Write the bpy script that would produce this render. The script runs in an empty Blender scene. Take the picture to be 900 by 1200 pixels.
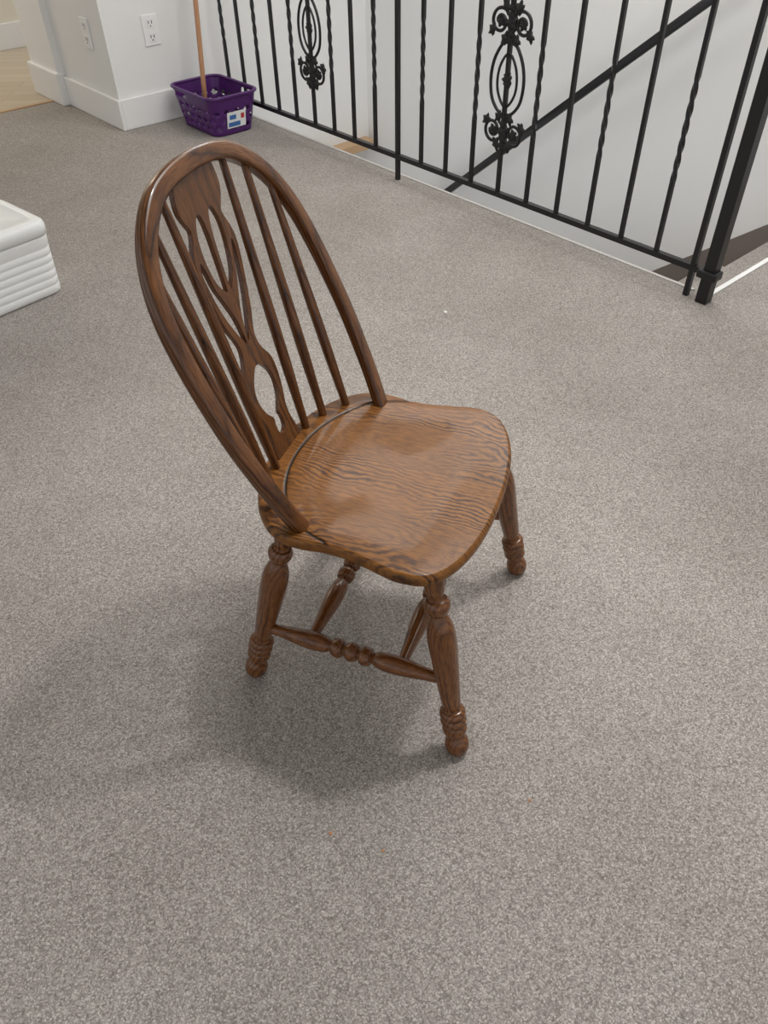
import bpy, bmesh, math, random
from mathutils import Vector, Matrix
random.seed(3)
scn=bpy.context.scene
try:
    scn.view_settings.view_transform='Standard'
except Exception: pass

# ------------------------------------------------------------ helpers
def link(o):
    bpy.context.collection.objects.link(o); return o
def empty(name,loc=(0,0,0)):
    e=bpy.data.objects.new(name,None); e.location=loc; e.empty_display_size=.1; return link(e)
def mesh_obj(name,verts,faces,mat=None,parent=None,smooth=True,g=None,extra=None):
    me=bpy.data.meshes.new(name); me.from_pydata([tuple(v) for v in verts],[],faces); me.update()
    bm=bmesh.new(); bm.from_mesh(me); bmesh.ops.recalc_face_normals(bm,faces=bm.faces); bm.to_mesh(me); bm.free()
    if g is not None:
        at=me.attributes.new('g','FLOAT_VECTOR','POINT')
        flat=[c for v in g for c in v]; at.data.foreach_set('vector',flat)
    if extra is not None:
        for k,vals in extra.items():
            at=me.attributes.new(k,'FLOAT','POINT'); at.data.foreach_set('value',vals)
    if smooth:
        for p in me.polygons: p.use_smooth=True
    o=bpy.data.objects.new(name,me)
    if mat: me.materials.append(mat)
    if parent: o.parent=parent
    return link(o)
def box(name,c,s,mat,parent=None,M=None,bev=0.0,smooth=False):
    vs=[]
    for x in (-.5,.5):
        for y in (-.5,.5):
            for z in (-.5,.5):
                v=Vector((x*s[0],y*s[1],z*s[2]))+Vector(c)
                vs.append(M@v if M else v)
    fs=[(0,1,3,2),(4,6,7,5),(0,4,5,1),(2,3,7,6),(0,2,6,4),(1,5,7,3)]
    o=mesh_obj(name,vs,fs,mat,parent,smooth=False)
    if bev>0:
        m=o.modifiers.new('b','BEVEL'); m.width=bev; m.segments=3; m.limit_method='ANGLE'
        if smooth:
            for p in o.data.polygons: p.use_smooth=True
    return o
def catmull(pts,n,closed=False):
    P=[Vector(p) for p in pts]; out=[]; m=len(P)
    segs=m if closed else m-1
    for i in range(segs):
        if closed: a,b,c,d=P[(i-1)%m],P[i],P[(i+1)%m],P[(i+2)%m]
        else:
            b,c=P[i],P[i+1]; a=P[i-1] if i>0 else b*2-c; d=P[i+2] if i+2<m else c*2-b
        for j in range(n):
            t=j/n
            out.append(.5*((2*b)+(c-a)*t+(2*a-5*b+4*c-d)*t*t+(3*b-a-3*c+d)*t**3))
    if not closed: out.append(P[-1].copy())
    return out
def lathe(name,p0,p1,prof,mat,parent,seg=28,sub=3):
    """prof: list of (t 0..1 , radius)"""
    p0=Vector(p0);p1=Vector(p1);ax=(p1-p0);L=ax.length;ax.normalize()
    x=ax.orthogonal().normalized(); y=ax.cross(x)
    pr=catmull([(t,r,0) for t,r in prof],sub)
    off=(random.random()*9,(random.random()-.5)*.05,(random.random()-.5)*.05+.02)
    vs=[];g=[];fs=[]
    for q in pr:
        for k in range(seg):
            a=2*math.pi*k/seg; r=max(q[1],.0005)
            vs.append(p0+ax*(L*q[0])+x*(r*math.cos(a))+y*(r*math.sin(a)))
            g.append((L*q[0]+off[0],r*math.cos(a)+off[1],r*math.sin(a)+off[2]))
    n=len(pr)
    for i in range(n-1):
        for k in range(seg):
            a=i*seg+k;b=i*seg+(k+1)%seg
            fs.append((a,b,b+seg,a+seg))
    fs.append(tuple(range(seg))); fs.append(tuple((n-1)*seg+k for k in range(seg)))
    return mesh_obj(name,vs,fs,mat,parent,g=g)
def sweep(name,pts,normal,w,h,mat,parent,power=3.0,seg=20,closed=False,wfun=None):
    """superellipse section; w = in-plane size, h = size along normal"""
    P=[Vector(p) for p in pts];n=Vector(normal).normalized();N=len(P);vs=[];g=[];fs=[];s=0
    off=(random.random()*9,(random.random()-.5)*.03,.03)
    for i,p in enumerate(P):
        if closed: t=(P[(i+1)%N]-P[i-1])
        else: t=P[min(i+1,N-1)]-P[max(i-1,0)]
        t.normalize(); b=t.cross(n).normalized()
        if i>0: s+=(P[i]-P[i-1]).length
        f=wfun(i/(N-1)) if wfun else 1
        for k in range(seg):
            a=2*math.pi*k/seg;c=math.cos(a);d=math.sin(a)
            cx=math.copysign(abs(c)**(2/power),c)*w/2*f;cy=math.copysign(abs(d)**(2/power),d)*h/2*f
            vs.append(p+b*cx+n*cy); g.append((s+off[0],cx+off[1],cy+off[2]))
    R=N if closed else N-1
    for i in range(R):
        for k in range(seg):
            a=i*seg+k;b=i*seg+(k+1)%seg;c=((i+1)%N)*seg+(k+1)%seg;d=((i+1)%N)*seg+k
            fs.append((a,b,c,d))
    if not closed:
        fs.append(tuple(range(seg)));fs.append(tuple((N-1)*seg+k for k in range(seg)))
    return mesh_obj(name,vs,fs,mat,parent,g=g)

# ------------------------------------------------------------ materials
def newmat(name):
    m=bpy.data.materials.new(name);m.use_nodes=True;nt=m.node_tree
    return m,nt,nt.nodes['Principled BSDF']
def N(nt,t,**kw):
    n=nt.nodes.new(t)
    for k,v in kw.items(): setattr(n,k,v)
    return n
def math_(nt,op,a,b=None,c=None):
    n=N(nt,'ShaderNodeMath',operation=op)
    for i,x in enumerate((a,b,c)):
        if x is None: continue
        if isinstance(x,(int,float)): n.inputs[i].default_value=x
        else: nt.links.new(x,n.inputs[i])
    return n.outputs[0]
def ramp(nt,fac,stops,interp='LINEAR'):
    r=N(nt,'ShaderNodeValToRGB');r.color_ramp.interpolation=interp
    el=r.color_ramp.elements
    while len(el)<len(stops): el.new(.5)
    for e,(p,c) in zip(el,stops): e.position=p;e.color=(*c,1)
    nt.links.new(fac,r.inputs[0]);return r.outputs[0]
def mix(nt,fac,a,b,mode='MIX'):
    n=N(nt,'ShaderNodeMix',data_type='RGBA',blend_type=mode)
    for s,x in ((n.inputs[0],fac),(n.inputs[6],a),(n.inputs[7],b)):
        if isinstance(x,(int,float)): s.default_value=x
        elif isinstance(x,tuple): s.default_value=(*x,1) if len(x)==3 else x
        else: nt.links.new(x,s)
    return n.outputs[2]
def simple(name,col,rough=.5,metal=0,bump=0,bscale=200,var=0.06):
    m,nt,b=newmat(name)
    tc=N(nt,'ShaderNodeTexCoord');no=N(nt,'ShaderNodeTexNoise');no.inputs['Scale'].default_value=bscale if bump else 3
    nt.links.new(tc.outputs['Object'],no.inputs['Vector'])
    n2=N(nt,'ShaderNodeTexNoise');n2.inputs['Scale'].default_value=2.5;n2.inputs['Detail'].default_value=4
    nt.links.new(tc.outputs['Object'],n2.inputs['Vector'])
    c=ramp(nt,n2.outputs['Fac'],[(.3,tuple(x*(1-var) for x in col)),(.7,tuple(min(1,x*(1+var)) for x in col))])
    nt.links.new(c,b.inputs['Base Color'])
    b.inputs['Roughness'].default_value=rough;b.inputs['Metallic'].default_value=metal
    if bump:
        bp=N(nt,'ShaderNodeBump');bp.inputs['Strength'].default_value=bump;bp.inputs['Distance'].default_value=.002
        nt.links.new(no.outputs['Fac'],bp.inputs['Height']);nt.links.new(bp.outputs[0],b.inputs['Normal'])
    return m

def wood(name,boards=False,bright=1.0):
    m,nt,b=newmat(name)
    at=N(nt,'ShaderNodeAttribute',attribute_name='g')
    sp=N(nt,'ShaderNodeSeparateXYZ');nt.links.new(at.outputs['Vector'],sp.inputs[0])
    x,y,z=sp.outputs
    if boards:
        BWD=.12;BO=.335
        idx=math_(nt,'FLOOR',math_(nt,'MULTIPLY',math_(nt,'ADD',y,BO),1/BWD))
        tab=[(.55,.9,.5),(.76,.55,.48),(.53,.98,.66),(.26,.47,.50),(.58,.05,.58),(.55,.2,.5)]
        rc=ramp(nt,math_(nt,'MULTIPLY',math_(nt,'ADD',idx,.5),1/6),[(i/6,t) for i,t in enumerate(tab)],'CONSTANT')
        sc=N(nt,'ShaderNodeSeparateColor');nt.links.new(rc,sc.inputs[0])
        r1,r2,r3=sc.outputs
        cy=math_(nt,'SUBTRACT',math_(nt,'MULTIPLY',math_(nt,'ADD',idx,.5),BWD),BO)
        yl=math_(nt,'SUBTRACT',y,cy)
        yy=math_(nt,'ADD',yl,math_(nt,'MULTIPLY',math_(nt,'SUBTRACT',r2,.5),.24))
        xx=math_(nt,'ADD',x,math_(nt,'MULTIPLY',idx,3.7))
        slope=math_(nt,'MULTIPLY',math_(nt,'SUBTRACT',r1,.5),.8)
        zz=math_(nt,'MULTIPLY',slope,math_(nt,'ADD',x,math_(nt,'MULTIPLY',math_(nt,'SUBTRACT',r1,.5),.25)))
    else:
        yy=y;xx=x;zz=math_(nt,'ADD',z,math_(nt,'MULTIPLY',x,.04));r3=None
    cb=N(nt,'ShaderNodeCombineXYZ')
    kx,ky=(7,12) if boards else (8,24)
    nt.links.new(math_(nt,'MULTIPLY',xx,kx),cb.inputs[0]);nt.links.new(math_(nt,'MULTIPLY',yy,ky),cb.inputs[1]);nt.links.new(math_(nt,'MULTIPLY',zz,ky),cb.inputs[2])
    n1=N(nt,'ShaderNodeTexNoise');n1.inputs['Scale'].default_value=1.0;n1.inputs['Detail'].default_value=5;n1.inputs['Roughness'].default_value=.5
    nt.links.new(cb.outputs[0],n1.inputs['Vector'])
    d=math_(nt,'SQRT',math_(nt,'ADD',math_(nt,'MULTIPLY',yy,yy),math_(nt,'MULTIPLY',zz,zz)))
    d=math_(nt,'ADD',d,math_(nt,'MULTIPLY',n1.outputs['Fac'],.085 if boards else .012))
    ring=math_(nt,'FRACT',math_(nt,'MULTIPLY',d,98.0 if boards else 150))
    cp=N(nt,'ShaderNodeCombineXYZ')
    nt.links.new(math_(nt,'MULTIPLY',xx,40),cp.inputs[0]);nt.links.new(math_(nt,'MULTIPLY',y,700),cp.inputs[1]);nt.links.new(math_(nt,'MULTIPLY',z,700),cp.inputs[2])
    n2=N(nt,'ShaderNodeTexNoise');n2.inputs['Scale'].default_value=1.0;n2.inputs['Detail'].default_value=2
    nt.links.new(cp.outputs[0],n2.inputs['Vector'])
    if boards:
        late=(.285,.118,.021);mid=(.205,.077,.012);dark=(.040,.013,.003);flat=(.225,.087,.014)
        base=ramp(nt,ring,[(0.0,dark),(.10,dark),(.36,mid),(.62,late),(.84,mid),(1.0,dark)])
    else:
        k=bright
        late=(.180*k,.070*k,.019*k);mid=(.115*k,.041*k,.011*k);dark=(.030*k,.010*k,.003*k);flat=(.130*k,.047*k,.0125*k)
        base=ramp(nt,ring,[(0.0,dark),(.18,mid),(.6,late),(.88,mid),(1.0,dark)])
    n3=N(nt,'ShaderNodeTexNoise');n3.inputs['Scale'].default_value=.6;n3.inputs['Detail'].default_value=2
    nt.links.new(cb.outputs[0],n3.inputs['Vector'])
    strength=ramp(nt,n3.outputs['Fac'],[(.42,(.18,)*3),(.58,(1,)*3)] if boards else [(.35,(.3,)*3),(.62,(.95,)*3)])
    base=mix(nt,strength,flat,base)
    pore=ramp(nt,n2.outputs['Fac'],[(.38,(.42,.34,.28)),(.54,(1,1,1))])
    base=mix(nt,.75,base,pore,'MULTIPLY')
    if boards:
        tone=math_(nt,'ADD',math_(nt,'MULTIPLY',r3,.8),.56)
        hs=N(nt,'ShaderNodeHueSaturation');nt.links.new(tone,hs.inputs['Value']);nt.links.new(base,hs.inputs['Color']);base=hs.outputs[0]
        gv=N(nt,'ShaderNodeAttribute',attribute_name='groove')
        base=mix(nt,gv.outputs['Fac'],base,(.008,.004,.002))
    nt.links.new(base,b.inputs['Base Color'])
    b.inputs['Roughness'].default_value=.40 if boards else .27
    b.inputs['Specular IOR Level'].default_value=.28 if boards else .35
    b.inputs['Coat Weight'].default_value=.10 if boards else .3;b.inputs['Coat Roughness'].default_value=.08
    bp=N(nt,'ShaderNodeBump');bp.inputs['Strength'].default_value=.2;bp.inputs['Distance'].default_value=.0005
    nt.links.new(n2.outputs['Fac'],bp.inputs['Height']);nt.links.new(bp.outputs[0],b.inputs['Normal'])
    return m
M_wood=wood('oak_stained',False,.95)
M_leg=wood('oak_turned',False,1.30)
M_seat=wood('oak_seat',True)

def carpet(name,base=1.0):
    m,nt,b=newmat(name)
    tc=N(nt,'ShaderNodeTexCoord')
    nz=N(nt,'ShaderNodeTexNoise');nz.inputs['Scale'].default_value=120;nt.links.new(tc.outputs['Object'],nz.inputs['Vector'])
    mv=N(nt,'ShaderNodeVectorMath',operation='SCALE');nt.links.new(nz.outputs['Color'],mv.inputs[0]);mv.inputs['Scale'].default_value=.006
    av=N(nt,'ShaderNodeVectorMath',operation='ADD');nt.links.new(tc.outputs['Object'],av.inputs[0]);nt.links.new(mv.outputs[0],av.inputs[1])
    v=N(nt,'ShaderNodeTexVoronoi');v.inputs['Scale'].default_value=370;nt.links.new(av.outputs[0],v.inputs['Vector'])
    sc=N(nt,'ShaderNodeSeparateColor');nt.links.new(v.outputs['Color'],sc.inputs[0])
    cols=ramp(nt,sc.outputs[0],[(0,(.247*base,.224*base,.206*base)),(.3,(.365*base,.336*base,.313*base)),(.7,(.458*base,.425*base,.398*base)),(1,(.61*base,.572*base,.54*base))])
    dk=ramp(nt,v.outputs['Distance'],[(.25,(1,1,1)),(.75,(.54,.53,.51))])
    c=mix(nt,.75,cols,dk,'MULTIPLY')
    n2=N(nt,'ShaderNodeTexNoise');n2.inputs['Scale'].default_value=2.6;n2.inputs['Detail'].default_value=6;n2.inputs['Roughness'].default_value=.6;nt.links.new(tc.outputs['Object'],n2.inputs['Vector'])
    mot=ramp(nt,n2.outputs['Fac'],[(.3,(.89,.88,.865)),(.7,(1.06,1.06,1.06))])
    c=mix(nt,1.0,c,mot,'MULTIPLY')
    nt.links.new(c,b.inputs['Base Color']);b.inputs['Roughness'].default_value=.95;b.inputs['Specular IOR Level'].default_value=.1
    bp=N(nt,'ShaderNodeBump');bp.inputs['Strength'].default_value=.5;bp.inputs['Distance'].default_value=.002;bp.invert=True
    nt.links.new(v.outputs['Distance'],bp.inputs['Height']);nt.links.new(bp.outputs[0],b.inputs['Normal'])
    return m
M_carpet=carpet('carpet_loop')
M_wall=simple('wall_paint',(.80,.80,.785),.7,bump=.08,bscale=300,var=.01)
M_trim=simple('trim_paint',(.84,.84,.83),.4,var=.01)
M_cream=simple('cream_paint',(.78,.73,.62),.7,var=.01)
M_ceil=simple('ceiling_paint',(.78,.78,.77),.8,var=.01)
M_nose=simple('nosing_paint',(.52,.50,.47),.6,var=.03)
M_black=simple('black_iron',(.006,.006,.007),.35,metal=.0,bump=.1,bscale=150)
M_purple=simple('purple_plastic',(.075,.012,.13),.35,var=.03)
M_white=simple('white_plastic',(.82,.83,.82),.38,var=.01)
M_stick=simple('broom_wood',(.50,.26,.13),.45,var=.08)
M_tan=simple('tan_wood',(.50,.33,.19),.5,var=.08)
M_dark=simple('outlet_slot',(.03,.03,.03),.5)
M_blue=simple('label_blue',(.05,.16,.42),.4)
M_red=simple('label_red',(.55,.05,.04),.4)
M_crumb=simple('crumb',(.45,.22,.11),.7)
def planks():
    m,nt,b=newmat('hall_planks');tc=N(nt,'ShaderNodeTexCoord')
    br=N(nt,'ShaderNodeTexBrick');nt.links.new(tc.outputs['Object'],br.inputs['Vector'])
    br.inputs['Scale'].default_value=1;br.inputs['Brick Width'].default_value=.9;br.inputs['Row Height'].default_value=.1;br.inputs['Mortar Size'].default_value=.002
    br.inputs['Color1'].default_value=(.46,.38,.28,1);br.inputs['Color2'].default_value=(.54,.46,.35,1);br.inputs['Mortar'].default_value=(.3,.22,.15,1)
    nt.links.new(br.outputs['Color'],b.inputs['Base Color']);b.inputs['Roughness'].default_value=.35;return m
M_plank=planks()

# ------------------------------------------------------------ camera
FPX=900;p=math.radians(43.366);r=math.radians(-1.05);H=1.345
Fw=Vector((0,math.cos(p),-math.sin(p)));U=Vector((0,math.sin(p),math.cos(p)));R_=Vector((1,0,0))
R2=R_*math.cos(r)+U*math.sin(r);U2=-R_*math.sin(r)+U*math.cos(r)
cd=bpy.data.cameras.new('camera');cd.sensor_fit='VERTICAL';cd.sensor_height=36;cd.lens=36*FPX/1200
cam=link(bpy.data.objects.new('camera',cd))
M=Matrix((R2,U2,-Fw)).transposed().to_4x4();M.translation=(0,0,H);cam.matrix_world=M
cd.clip_start=.05;scn.camera=cam

# ------------------------------------------------------------ room frame
Q0=Vector((1.14,2.49,0));Ra=Vector((-.6538,.7567,0));Nb=Vector((.7567,.6538,0))
RM=Matrix.Identity(4)
for i in range(3):
    RM[i][0]=Ra[i];RM[i][1]=Nb[i];RM[i][2]=(0,0,1)[i];RM[i][3]=Q0[i]
def rp(a,b,z=0): return RM@Vector((a,b,z))
def rbox(name,a0,a1,b0,b1,z0,z1,mat,parent=None,bev=0):
    return box(name,((a0+a1)/2,(b0+b1)/2,(z0+z1)/2),(a1-a0,b1-b0,z1-z0),mat,parent,RM,bev)
AW=3.163;BW=1.15
out=[(3.96,-7),(3.96,-.55),(AW,-.55),(AW,.045),(0,.045),(0,BW),(-5,BW),(-5,-7)]
vs=[rp(a,b,0) for a,b in out]+[rp(a,b,-.2) for a,b in out];n=len(out)
fs=[tuple(range(n)),tuple(range(n,2*n))]+[(i,(i+1)%n,n+(i+1)%n,n+i) for i in range(n)]
mesh_obj('floor',vs,fs,M_carpet,smooth=False)
rbox('floor_hall',3.96,6.5,-7,.5,-.2,0.0,M_plank)
rbox('trim_threshold',3.945,3.975,-7,-.62,0,.006,M_tan)
rbox('floor_lower',-1,AW,.05,BW,-2.8,-2.6,M_tan)
rbox('wall_far',-5,AW,BW,BW+.12,-2.8,2.7,M_wall)
rbox('wall_end',AW,AW+.12,-.586,BW+.12,-2.8,2.7,M_wall)
rbox('wall_side',AW+.12,4.19,-.586,-.47,-.2,2.7,M_wall)
rbox('trim_pilaster',3.83,4.2,-.625,-.586,0,2.7,M_trim)
rbox('trim_pilaster_base',3.81,4.22,-.645,-.586,0,.17,M_trim,bev=.006)
rbox('baseboard_side',AW-.018,3.81,-.604,-.586,0,.15,M_trim,bev=.004)
rbox('baseboard_end',AW-.018,AW,-.586,-.01,0,.15,M_trim,bev=.004)
rbox('wall_hall',5.42,5.52,-7,.5,0,2.7,M_cream)
rbox('baseboard_hall',5.40,5.42,-7,.5,0,.16,M_trim,bev=.004)
rbox('trim_nosing',0.06,AW,.045,.06,-.03,.003,M_nose)
rbox('trim_stair_edge',-.010,.008,.05,BW,-.015,.005,M_trim)
rbox('trim_ledge',AW-.10,AW,.55,1.12,-.45,-.40,M_tan)
# ceiling with skylight opening; lamp above it
LP=Vector((1.75,2.45,5.2));ZC=2.7
def onceil(a,b):
    g_=rp(a,b,0);q=g_.lerp(LP,ZC/LP.z);rel=q-Q0
    return rel.dot(Ra),rel.dot(Nb)
a1,b1=onceil(.93,-.93);a0,b0=onceil(-2.4,-3.8)
ce=empty('ceiling')
rbox('ceiling_panel_1',a1,5.6,-5,BW+.12,ZC,ZC+.12,M_ceil,ce)
rbox('ceiling_panel_2',-5,a0,-5,BW+.12,ZC,ZC+.12,M_ceil,ce)
rbox('ceiling_panel_3',a0,a1,b1,BW+.12,ZC,ZC+.12,M_ceil,ce)
rbox('ceiling_panel_4',a0,a1,-5,b0,ZC,ZC+.12,M_ceil,ce)
# stairs
st=empty('staircase')
for i in range(12):
    z=-.2*(i+1)
    rbox('step_%d'%(i+1),.25*i,.25*(i+1)+.02,.06,BW,z-.2,z,M_carpet,st,bev=.01)
sk=[(0,.10),(3.0,-2.3),(3.0,-2.6),(0,-.2)]
vs=[rp(a,BW-.02,z) for a,z in sk]+[rp(a,BW,z) for a,z in sk]
M_skirt=simple('skirt_brown',(.17,.14,.12),.6)
mesh_obj('skirt',vs,[(0,1,2,3),(4,5,6,7),(0,1,5,4),(1,2,6,5),(2,3,7,6),(3,0,4,7)],M_skirt,st,smooth=False)

def outlet(origin,ex,ez,nrm):
    e=empty('wall_outlet')
    MM=Matrix.Identity(4)
    for i in range(3):
        MM[i][0]=ex[i];MM[i][1]=nrm[i];MM[i][2]=ez[i];MM[i][3]=origin[i]
    box('plate',(0,.003,0),(.09,.006,.14),M_trim,e,MM,.003)
    for s in (-1,1):
        box('socket',(0,.0065,s*.032),(.038,.003,.042),M_white,e,MM,.004)
        for q in (-1,1): box('slot',(q*.009,.0082,s*.032+.004),(.004,.001,.014),M_dark,e,MM)
        box('ground_slot',(0,.0082,s*.032-.012),(.006,.001,.006),M_dark,e,MM)
outlet(rp(3.371,-.5865,.43),Ra,Vector((0,0,1)),-Nb)
outlet(rp(AW-.0005,-.327,.435),Nb,Vector((0,0,1)),-Ra)

# ------------------------------------------------------------ railing
rail=empty('iron_railing')
def bar(name,a,z0,z1,w,twists,parent,b=0.0):
    vs=[];fs=[];ang=0
    step=.006
    n=int((z1-z0)/step)
    for i in range(n+1):
        z=z0+(z1-z0)*i/n
        for t0,t1 in twists:
            if t0<z<t1: ang+=step*2*math.pi/(t1-t0)*.75
        for k in range(4):
            th=ang+math.pi/4+k*math.pi/2
            vs.append(rp(a+w*.7071*math.cos(th),b+w*.7071*math.sin(th),z))
    for i in range(n):
        for k in range(4):
            x=i*4+k;y=i*4+(k+1)%4;fs.append((x,y,y+4,x+4))
    fs.append((0,1,2,3));fs.append(tuple(n*4+k for k in range(4)))
    return mesh_obj(name,vs,fs,M_black,parent,smooth=False)
TOP=1.12
for i in range(20):
    a=.06+.154*i
    foot=i in (0,10)
    tw=[(.36,.52),(.52,.68)] if (i%2==1) else []
    bar('baluster_%d'%(i+1),a,0 if foot else .105,TOP,.0145 if not foot else .018,tw,rail)
rbox('bottom_rail',.0,AW,-.011,.011,.095,.115,M_black,rail)
rbox('top_rail',-.02,AW,-.022,.022,TOP,TOP+.015,M_black,rail)
rbox('newel_post',-.030,.012,-.021,.021,0,1.2,M_black,rail,bev=.002)
rbox('post_bracket',-.045,.03,-.032,.018,.09,.12,M_black,rail,bev=.006)
def leaf(a,z,q,el=1.0,rot=0.0):
    vs=[];fs=[];nu,nv=16,8
    for i in range(nv+1):
        ph=math.pi*i/nv
        for k in range(nu):
            th=2*math.pi*k/nu
            rr=q*(1+.28*math.cos(5*th))*math.sin(ph)
            x=rr*math.cos(th);y=rr*math.sin(th)*el
            x,y=x*math.cos(rot)-y*math.sin(rot),x*math.sin(rot)+y*math.cos(rot)
            vs.append(rp(a+x,q*.5*math.cos(ph),z+y))
    for i in range(nv):
        for k in range(nu):
            x=i*nu+k;y=i*nu+(k+1)%nu;fs.append((x,y,y+nu,x+nu))
    mesh_obj('leaf',vs,fs,M_black,rail)
def orn(a):
    def rod(name,pts,rad=.0065):
        P=[rp(a+x,0,z) for x,z in pts]
        return sweep(name,catmull(P,6),Nb,rad*2,rad*2,M_black,rail,2,8)
    for s in (-1,1):
        rod('scroll',[(s*.012,.405),(s*.045,.425),(s*.073,.465),(s*.082,.53),(s*.070,.59),(s*.040,.64),(s*.012,.655)],.0062)
        rod('inner_scroll',[(0,.43),(s*.026,.455),(s*.044,.49),(s*.048,.53),(s*.040,.57),(s*.020,.605),(0,.62)],.005)
        for zc,d in ((.345,1),(.715,-1)):
            pts=[]
            for k in range(19):
                th=k/18*2*math.pi*1.5; rr=.048*(1-.72*k/18)
                pts.append((s*(.054-rr*math.cos(th)),zc-d*rr*math.sin(th)))
            rod('volute',pts,.0062)
            leaf(a+s*.053,zc,.018)
            leaf(a+s*.090,zc+d*.030,.016,1.4,s*.6)
            leaf(a+s*.030,zc-d*.050,.017,1.5,-s*.5)
            leaf(a+s*.028,zc+d*.052,.016,1.4,s*.5)
    for z,q in ((.275,.013),(.295,.018),(.32,.018),(.345,.027),(.375,.020),(.40,.017),(.515,.016),(.53,.022),(.545,.016),(.66,.017),(.685,.020),(.715,.027),(.74,.018),(.765,.018),(.785,.013)):
        leaf(a,z,q)
for i in (6,14): orn(.06+.154*i)

hr=empty('stair_handrail')
sl=.809
def hz(a): return .703-(a-.78)*sl
d0=rp(.35,1.05,hz(.35));d1=rp(3.0,1.05,hz(3.0))
sweep('rail',[d0,d0.lerp(d1,.5),d1],Nb,.040,.03,M_black,hr,6,16)
for t in (.1,.95):
    q=d0.lerp(d1,t)
    sweep('bracket',[q+Vector((0,0,-.01)),q+Vector((0,0,-.05))+Nb*.04,q+Vector((0,0,-.05))+Nb*.1],Ra,.014,.014,M_black,hr,2,10)

# ------------------------------------------------------------ chair
yaw=math.radians(-21.15)
Fv=Vector((math.cos(yaw),math.sin(yaw),0));Lv=Vector((-math.sin(yaw),math.cos(yaw),0))
chair=empty('dining_chair')
org=Fv*(-.35)+Lv*.999
CM=Matrix.Identity(4)
for i in range(3):
    CM[i][0]=Fv[i];CM[i][1]=Lv[i];CM[i][2]=(0,0,1)[i];CM[i][3]=org[i]
chair.matrix_world=CM
ZS=.445
half=[(.184,0),(.182,.06),(.172,.13),(.151,.19),(.120,.228),(.077,.238),(.03,.229),(-.02,.219),(-.06,.218),(-.1,.223),(-.135,.221),(-.17,.205),(-.205,.168),(-.232,.115),(-.248,.055)]
full=[(u,v,0) for u,v in half]+[(-.251,0,0)]+[(u,-v,0) for u,v in reversed(half[1:])]
ol=catmull(full,10,True)
cen=Vector((-.03,0,0))
def sm(a,b,x):
    t=min(max((x-a)/(b-a),0),1);return t*t*(3-2*t)
gro=catmull([(-.03,-.236,0),(-.06,-.212,0),(-.10,-.197,0),(-.142,-.170,0),(-.178,-.115,0),(-.197,-.06,0),(-.203,0,0),(-.197,.06,0),(-.178,.115,0),(-.142,.170,0),(-.10,.197,0),(-.06,.212,0),(-.03,.236,0)],8)
def gdist(p):
    best=9
    for i in range(len(gro)-1):
        a=gro[i];b=gro[i+1];ab=b-a
        t=min(max((p-a).dot(ab)/ab.dot(ab),0),1);dd=(p-a-ab*t).length
        if dd<best: best=dd
    return best
prof=[]
NR=110
for i in range(1,NR+1): prof.append((i/NR*.975,'t'))
edge=[(.988,-.0035),(.996,-.007),(1.0,-.012),(.998,-.018),(.985,-.023),(.96,-.028),(.93,-.032),(.8,-.033),(.4,-.033),(.05,-.033)]
vs=[];g=[];gr=[];S=len(ol)
def topz(p,s):
    dish=-.010*(1-sm(.15,.95,s))
    if p.x<-.14: dish*=max(0,1-(-.14-p.x)/.06)
    fd=-.010*sm(.08,.185,p.x)
    return ZS+dish+fd
vs.append(Vector((cen.x,cen.y,topz(cen,0))));g.append((cen.x,0,0));gr.append(0)
for s,_ in prof:
    for o_ in ol:
        p=cen+(o_-cen)*s
        z=topz(p,s);d=gdist(p) if p.x<-.02 and s>.5 else 1
        gv=max(0,1-d/.0036)
        vs.append(Vector((p.x,p.y,z-.0024*gv)));g.append((p.x,p.y,z-ZS));gr.append(min(1,gv*1.7))
for s,dz in edge:
    for o_ in ol:
        p=cen+(o_-cen)*s
        z=ZS+dz-.010*sm(.08,.185,(cen+(o_-cen)*.975).x)*(1 if s>.9 else .3)
        vs.append(Vector((p.x,p.y,z)));g.append((p.x,p.y,dz));gr.append(0)
fs=[(0,1+k,1+(k+1)%S) for k in range(S)]
NT=len(prof)+len(edge)
for i in range(NT-1):
    for k in range(S):
        a=1+i*S+k;b=1+i*S+(k+1)%S;fs.append((a,b,b+S,a+S))
fs.append(tuple(1+(NT-1)*S+k for k in range(S)))
mesh_obj('seat',vs,fs,M_seat,chair,g=g,extra={'groove':gr})

uE,uA,zA=-.114,-.345,.958
dirp=Vector((uA-uE,0,zA-ZS));Lp=dirp.length;dirn=dirp.normalized();pn=Vector((dirn.z,0,-dirn.x))
def bp_(k,v): return Vector((uE,0,ZS))+dirp*k+Vector((0,v,0))
hb=[(-.03,.186),(.1,.203),(.22,.2135),(.34,.221),(.45,.2225),(.58,.2205),(.7,.2115),(.8,.191),(.88,.158),(.94,.112),(.968,.062)]
bowpts=[bp_(k,-v) for k,v in hb]+[bp_(.976,0)]+[bp_(k,v) for k,v in reversed(hb)]
bc=catmull(bowpts,10)
sweep('bow',bc,pn,.029,.024,M_wood,chair,3.6,32)
def bow_at(v):
    cand=[q for q in bc[:] if q.z>.7]
    return min(cand,key=lambda q:abs(q.y-v))
sp=[(.005,.0075),(.1,.0083),(.3,.0100),(.5,.0095),(.75,.0077),(1,.006)]
for s in (-1,1):
    for j,(ub,vb,vt) in enumerate([(-.218,.064,.088),(-.203,.113,.135),(-.173,.160,.178)]):
        lathe('spindle_%d'%(j+1+(3 if s>0 else 0)),(ub,s*vb,ZS-.012),bow_at(s*vt),sp,M_wood,chair,16,4)

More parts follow.
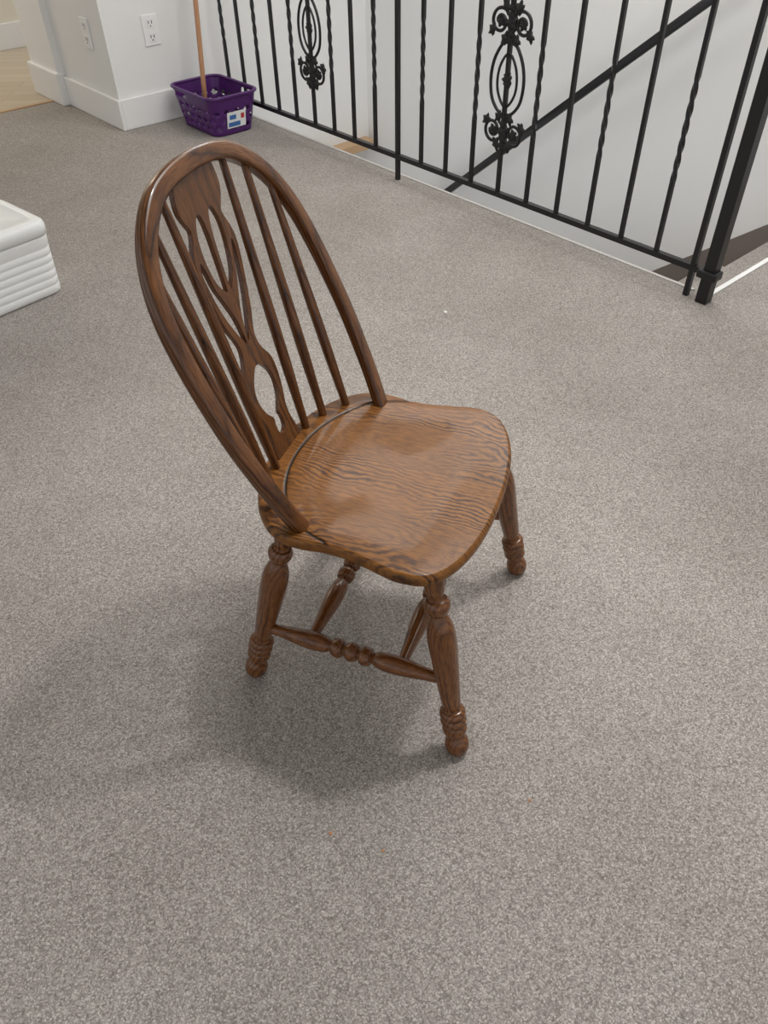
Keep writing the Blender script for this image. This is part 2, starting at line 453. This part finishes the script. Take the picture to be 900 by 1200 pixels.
b0=Vector((-.226,0,ZS-.008));b1=bp_(.972,0);sd=(b1-b0);SL=sd.length;sd.normalize()
sw=[(0,.043),(.05,.043),(.10,.037),(.15,.037),(.20,.045),(.27,.051),(.33,.048),(.385,.031),(.43,.025),(.47,.030),(.52,.041),(.60,.052),(.68,.060),(.74,.062),(.78,.057),(.815,.048),(.84,.045),(.865,.052),(.90,.060),(.94,.059),(1.0,.052)]
outl=[(w,t*SL) for t,w in sw]
def half_open(pts): return [(q.x,q.y) for q in catmull([(x,y,0) for x,y in pts],5)]
ro=half_open(outl);outline=ro+[(-x,y) for x,y in reversed(ro)]
def smooth2(pts,n=6):
    return [(q.x,q.y) for q in catmull([(x,y,0) for x,y in pts],n,True)]
def T(l): return [(x,y*SL) for x,y in l]
holes=[]
kh=[(0,.075),(.012,.09),(.014,.125),(.012,.15),(.027,.19),(.035,.245),(.030,.295),(.012,.340),(0,.350)]
holes.append(smooth2(T(kh+[(-x,y) for x,y in reversed(kh[1:-1])])))
for s in (-1,1):
    holes.append(smooth2(T([(s*.003,.435),(s*.014,.462),(s*.031,.53),(s*.043,.60),(s*.051,.67),(s*.054,.72),(s*.049,.748),(s*.042,.715),(s*.034,.65),(s*.020,.585),(s*.008,.52)])))
    holes.append(smooth2(T([(s*.0045,.620),(s*.014,.628),(s*.027,.665),(s*.0345,.72),(s*.037,.78),(s*.033,.83),(s*.022,.868),(s*.011,.858),(s*.005,.80),(s*.0035,.70)])))
cu=bpy.data.curves.new('splat_c','CURVE');cu.dimensions='2D';cu.fill_mode='BOTH';cu.extrude=.0035;cu.bevel_depth=.0010;cu.bevel_resolution=1
for lp in [outline]+holes:
    s_=cu.splines.new('POLY');s_.points.add(len(lp)-1)
    for pt,(x,y) in zip(s_.points,lp): pt.co=(x,y,0,1)
    s_.use_cyclic_u=True
tmp=bpy.data.objects.new('tmpc',cu);link(tmp)
dg=bpy.context.evaluated_depsgraph_get();me=bpy.data.meshes.new_from_object(tmp.evaluated_get(dg))
bpy.data.objects.remove(tmp)
nrm=Vector((sd.z,0,-sd.x))
co=[];gg=[]
for v in me.vertices:
    x,y,z=v.co
    t=y/SL; bend=.010*math.sin(math.pi*t)
    co.append(b0+Vector((0,1,0))*x+sd*y+nrm*(z-bend));gg.append((y+3.3,x+.045,z+.03))
fcs=[tuple(p_.vertices) for p_ in me.polygons]
spl=mesh_obj('splat',co,fcs,M_wood,chair,smooth=False,g=gg)

lp=[(0,.014),(.012,.019),(.04,.0228),(.075,.0218),(.105,.0155),(.12,.0150),(.132,.0165),(.137,.0215),(.16,.0235),(.182,.0205),(.187,.0175),(.192,.0215),(.208,.0245),(.228,.021),(.233,.0175),(.238,.0215),(.252,.0245),(.270,.021),(.276,.0165),(.29,.0155),(.31,.0175),(.34,.0185),(.42,.0205),(.55,.0235),(.66,.0255),(.73,.024),(.78,.018),(.803,.0135),(.812,.0135),(.818,.0175),(.84,.0215),(.862,.0225),(.883,.018),(.888,.0135),(.905,.0135),(.93,.0165),(.97,.018),(1,.0175)]
legs={}
for nm,ft,tp in (('leg_front_near',(.202,-.247,0),(.122,-.196,.418)),('leg_front_far',(.202,.247,0),(.122,.196,.418)),
                 ('leg_back_near',(-.248,-.218,0),(-.150,-.178,.418)),('leg_back_far',(-.248,.218,0),(-.150,.178,.418))):
    lathe(nm,ft,tp,lp,M_leg,chair,36,4);legs[nm]=(Vector(ft),Vector(tp))
def on(nm,t): a,b=legs[nm];return a.lerp(b,t)
stp=[(0,.009),(.05,.0105),(.12,.0125),(.22,.0170),(.30,.0180),(.36,.015),(.383,.0100),(.392,.0100),(.398,.0160),(.43,.0190),(.450,.0150),(.455,.0105),(.465,.0105),(.470,.0145),(.50,.0190),(.53,.0145),(.535,.0105),(.545,.0105),(.550,.0150),(.57,.0190),(.602,.0160),(.608,.0100),(.617,.0100),(.64,.015),(.70,.0180),(.78,.0170),(.88,.0125),(.95,.0105),(1,.009)]
ends={}
for sd_ in ('near','far'):
    a=on('leg_back_'+sd_,.36);b=on('leg_front_'+sd_,.44)
    lathe('side_stretcher_'+sd_,a,b,stp,M_leg,chair,28,4);ends[sd_]=(a,b)
for i,t in enumerate((.27,.76)):
    a=ends['near'][0].lerp(ends['near'][1],t);b=ends['far'][0].lerp(ends['far'][1],t)
    lathe('cross_stretcher_%d'%(i+1),a,b,stp,M_leg,chair,28,4)

# ------------------------------------------------------------ laundry basket
bk=empty('laundry_basket')
bkc=(2.865,-.180)
def rr(L,W,rad,n):
    pts=[]
    for cx,cy,a0 in ((L/2-rad,W/2-rad,0),(-L/2+rad,W/2-rad,90),(-L/2+rad,-W/2+rad,180),(L/2-rad,-W/2+rad,270)):
        for k in range(7):
            th=math.radians(a0+k*15);pts.append(Vector((cx+rad*math.cos(th),cy+rad*math.sin(th),0)))
    pts.append(pts[0]);ds=[0]
    for i in range(1,len(pts)): ds.append(ds[-1]+(pts[i]-pts[i-1]).length)
    out=[];j=0
    for k in range(n):
        d=ds[-1]*k/n
        while ds[j+1]<d: j+=1
        out.append(pts[j].lerp(pts[j+1],(d-ds[j])/(ds[j+1]-ds[j])))
    return out
NS=160;NH=24;hB=.19
vs=[];fs=[]
for i in range(NH+1):
    t=i/NH;L=.345+.065*t;W=.235+.06*t
    for q in rr(L,W,.05,NS): vs.append(rp(bkc[0]+q.x,bkc[1]+q.y,.003+hB*t))
for i in range(NH):
    for k in range(NS):
        row=(i-3)//5;ii=(i-3)%5;kk=(k+(4 if row%2 else 0))%8
        hole=3<=i<18 and ii<3 and 1<=kk<=5 and not(ii!=1 and kk in(1,5))
        if i>=19 and i<22: hole= (k%(NS//2)) in range(34,52)
        if hole: continue
        a=i*NS+k;b=i*NS+(k+1)%NS;fs.append((a,b,b+NS,a+NS))
o=mesh_obj('basket_wall',vs,fs,M_purple,bk)
m=o.modifiers.new('s','SOLIDIFY');m.thickness=.003;m.offset=1
bot=[rp(bkc[0]+q.x,bkc[1]+q.y,.004) for q in rr(.345,.235,.05,NS)]
o=mesh_obj('basket_bottom',bot,[tuple(range(NS))],M_purple,bk,smooth=False)
m=o.modifiers.new('s','SOLIDIFY');m.thickness=.003
rim=[rp(bkc[0]+q.x,bkc[1]+q.y,.003+hB) for q in rr(.418,.303,.055,NS)]
sweep('basket_rim',rim,(0,0,1),.018,.014,M_purple,bk,2.5,12,closed=True)
def lab(nm,b0,b1,z0,z1,mat,d=0):
    vs=[]
    for (b,z) in ((b0,z0),(b1,z0),(b1,z1),(b0,z1)):
        vs.append(rp(bkc[0]-(.345+.065*z/hB)/2-.006-d,bkc[1]+b,z))
    for (b,z) in ((b0,z0),(b1,z0),(b1,z1),(b0,z1)):
        vs.append(rp(bkc[0]-(.345+.065*z/hB)/2-.0045,bkc[1]+b,z))
    mesh_obj(nm,vs,[(0,1,2,3),(4,5,6,7),(0,1,5,4),(1,2,6,5),(2,3,7,6),(3,0,4,7)],mat,bk,smooth=False)
lab('label',-.055,.06,.035,.115,M_white)
lab('label_band',-.047,.025,.042,.064,M_blue,.0008)
lab('label_mark',-.040,.00,.078,.10,M_blue,.0008)
lab('label_red',.030,.05,.075,.10,M_red,.0008)

bs=empty('broom_stick')
lathe('handle',rp(2.940,-.205,.02),rp(3.04,-.045,1.35),[(0,.013),(.3,.013),(.7,.013),(.99,.013),(1,.009)],M_stick,bs,16,2)
lathe('tip',rp(2.940,-.205,.008),rp(2.9435,-.1995,.06),[(0,.016),(.5,.018),(1,.015)],M_purple,bs,16,2)

# ------------------------------------------------------------ cooler
co_=empty('cooler')
dx=Vector((.66,.751,0)).normalized();dy=Vector((-dx.y,dx.x,0));C1=Vector((-1.150,2.655,0))
KM=Matrix.Identity(4)
for i in range(3):
    KM[i][0]=-dx[i];KM[i][1]=dy[i];KM[i][2]=(0,0,1)[i];KM[i][3]=C1[i]
LL,WW=.62,.33
def rbody(nm,levels,mat,rad=.045,n=120):
    vs=[];fs=[]
    for (z,ins) in levels:
        for q in rr(LL-2*ins,WW-2*ins,max(.012,rad-ins*.5),n): vs.append(KM@Vector((LL/2+q.x,WW/2+q.y,z)))
    for i in range(len(levels)-1):
        for k in range(n):
            a=i*n+k;b=i*n+(k+1)%n;fs.append((a,b,b+n,a+n))
    fs.append(tuple(range(n)));fs.append(tuple((len(levels)-1)*n+k for k in range(n)))
    o=mesh_obj(nm,vs,fs,mat,co_);return o
lv=[(0,.022),(.004,.016)]
z=.012
while z<.15:
    lv+= [(z,.012-z*.03),(z+.022,.0112-z*.03),(z+.0232,.0125-z*.03),(z+.0245,.0125-z*.03)];z+=.0275
lv+=[(.18,.006),(.205,.004),(.213,.004),(.217,.006)]
rbody('body',lv,M_white)
rbody('lid',[(.219,.004),(.221,.0),(.248,.0),(.260,.003),(.267,.010),(.270,.022),(.2705,.04),(.267,.044),(.267,.155)],M_white)

def crumb(name,x,y,mat,s):
    bm=bmesh.new();bmesh.ops.create_icosphere(bm,subdivisions=2,radius=s)
    for v in bm.verts: v.co*=random.uniform(.7,1.2);v.co.z*=.5;v.co.z+=s*.4
    me=bpy.data.meshes.new(name);bm.to_mesh(me);bm.free();me.materials.append(mat)
    o=bpy.data.objects.new(name,me);o.location=(x,y,0);link(o)
for (x_,y_),mt,s_ in (((-.105,.598),M_crumb,.0036),((-.012,.566),M_crumb,.0030),((.256,.652),M_crumb,.0030),((.228,2.437),M_white,.007)):
    crumb('crumb',x_,y_,mt,s_)

# ------------------------------------------------------------ lights
def area(name,loc,tgt,sx,sy,e,col=(1,1,1)):
    l=bpy.data.lights.new(name,'AREA');l.shape='RECTANGLE';l.size=sx;l.size_y=sy;l.energy=e;l.color=col
    o=link(bpy.data.objects.new(name,l));o.location=loc
    o.rotation_euler=(Vector(tgt)-Vector(loc)).to_track_quat('-Z','Y').to_euler();return o
area('skylight_lamp',LP,(.3,1.3,0),.40,.40,92,(1,.99,.97))
area('ceiling_lamp',(1.0,1.9,2.66),(.95,1.85,0),1.7,1.3,37,(1,.98,.95))
area('stair_wall_fill',rp(1.3,.4,2.6),rp(1.3,.4,0),1.8,.7,38,(1,.985,.96))  # added fill light above the stairwell, brightens the white walls
area('hall_lamp',rp(4.9,-1.2,2.4),rp(4.9,-1.2,0),.6,.6,18,(1,.9,.75))
w=bpy.data.worlds.new('world');scn.world=w;w.use_nodes=True
w.node_tree.nodes['Background'].inputs[0].default_value=(.97,.98,1,1);w.node_tree.nodes['Background'].inputs[1].default_value=.78
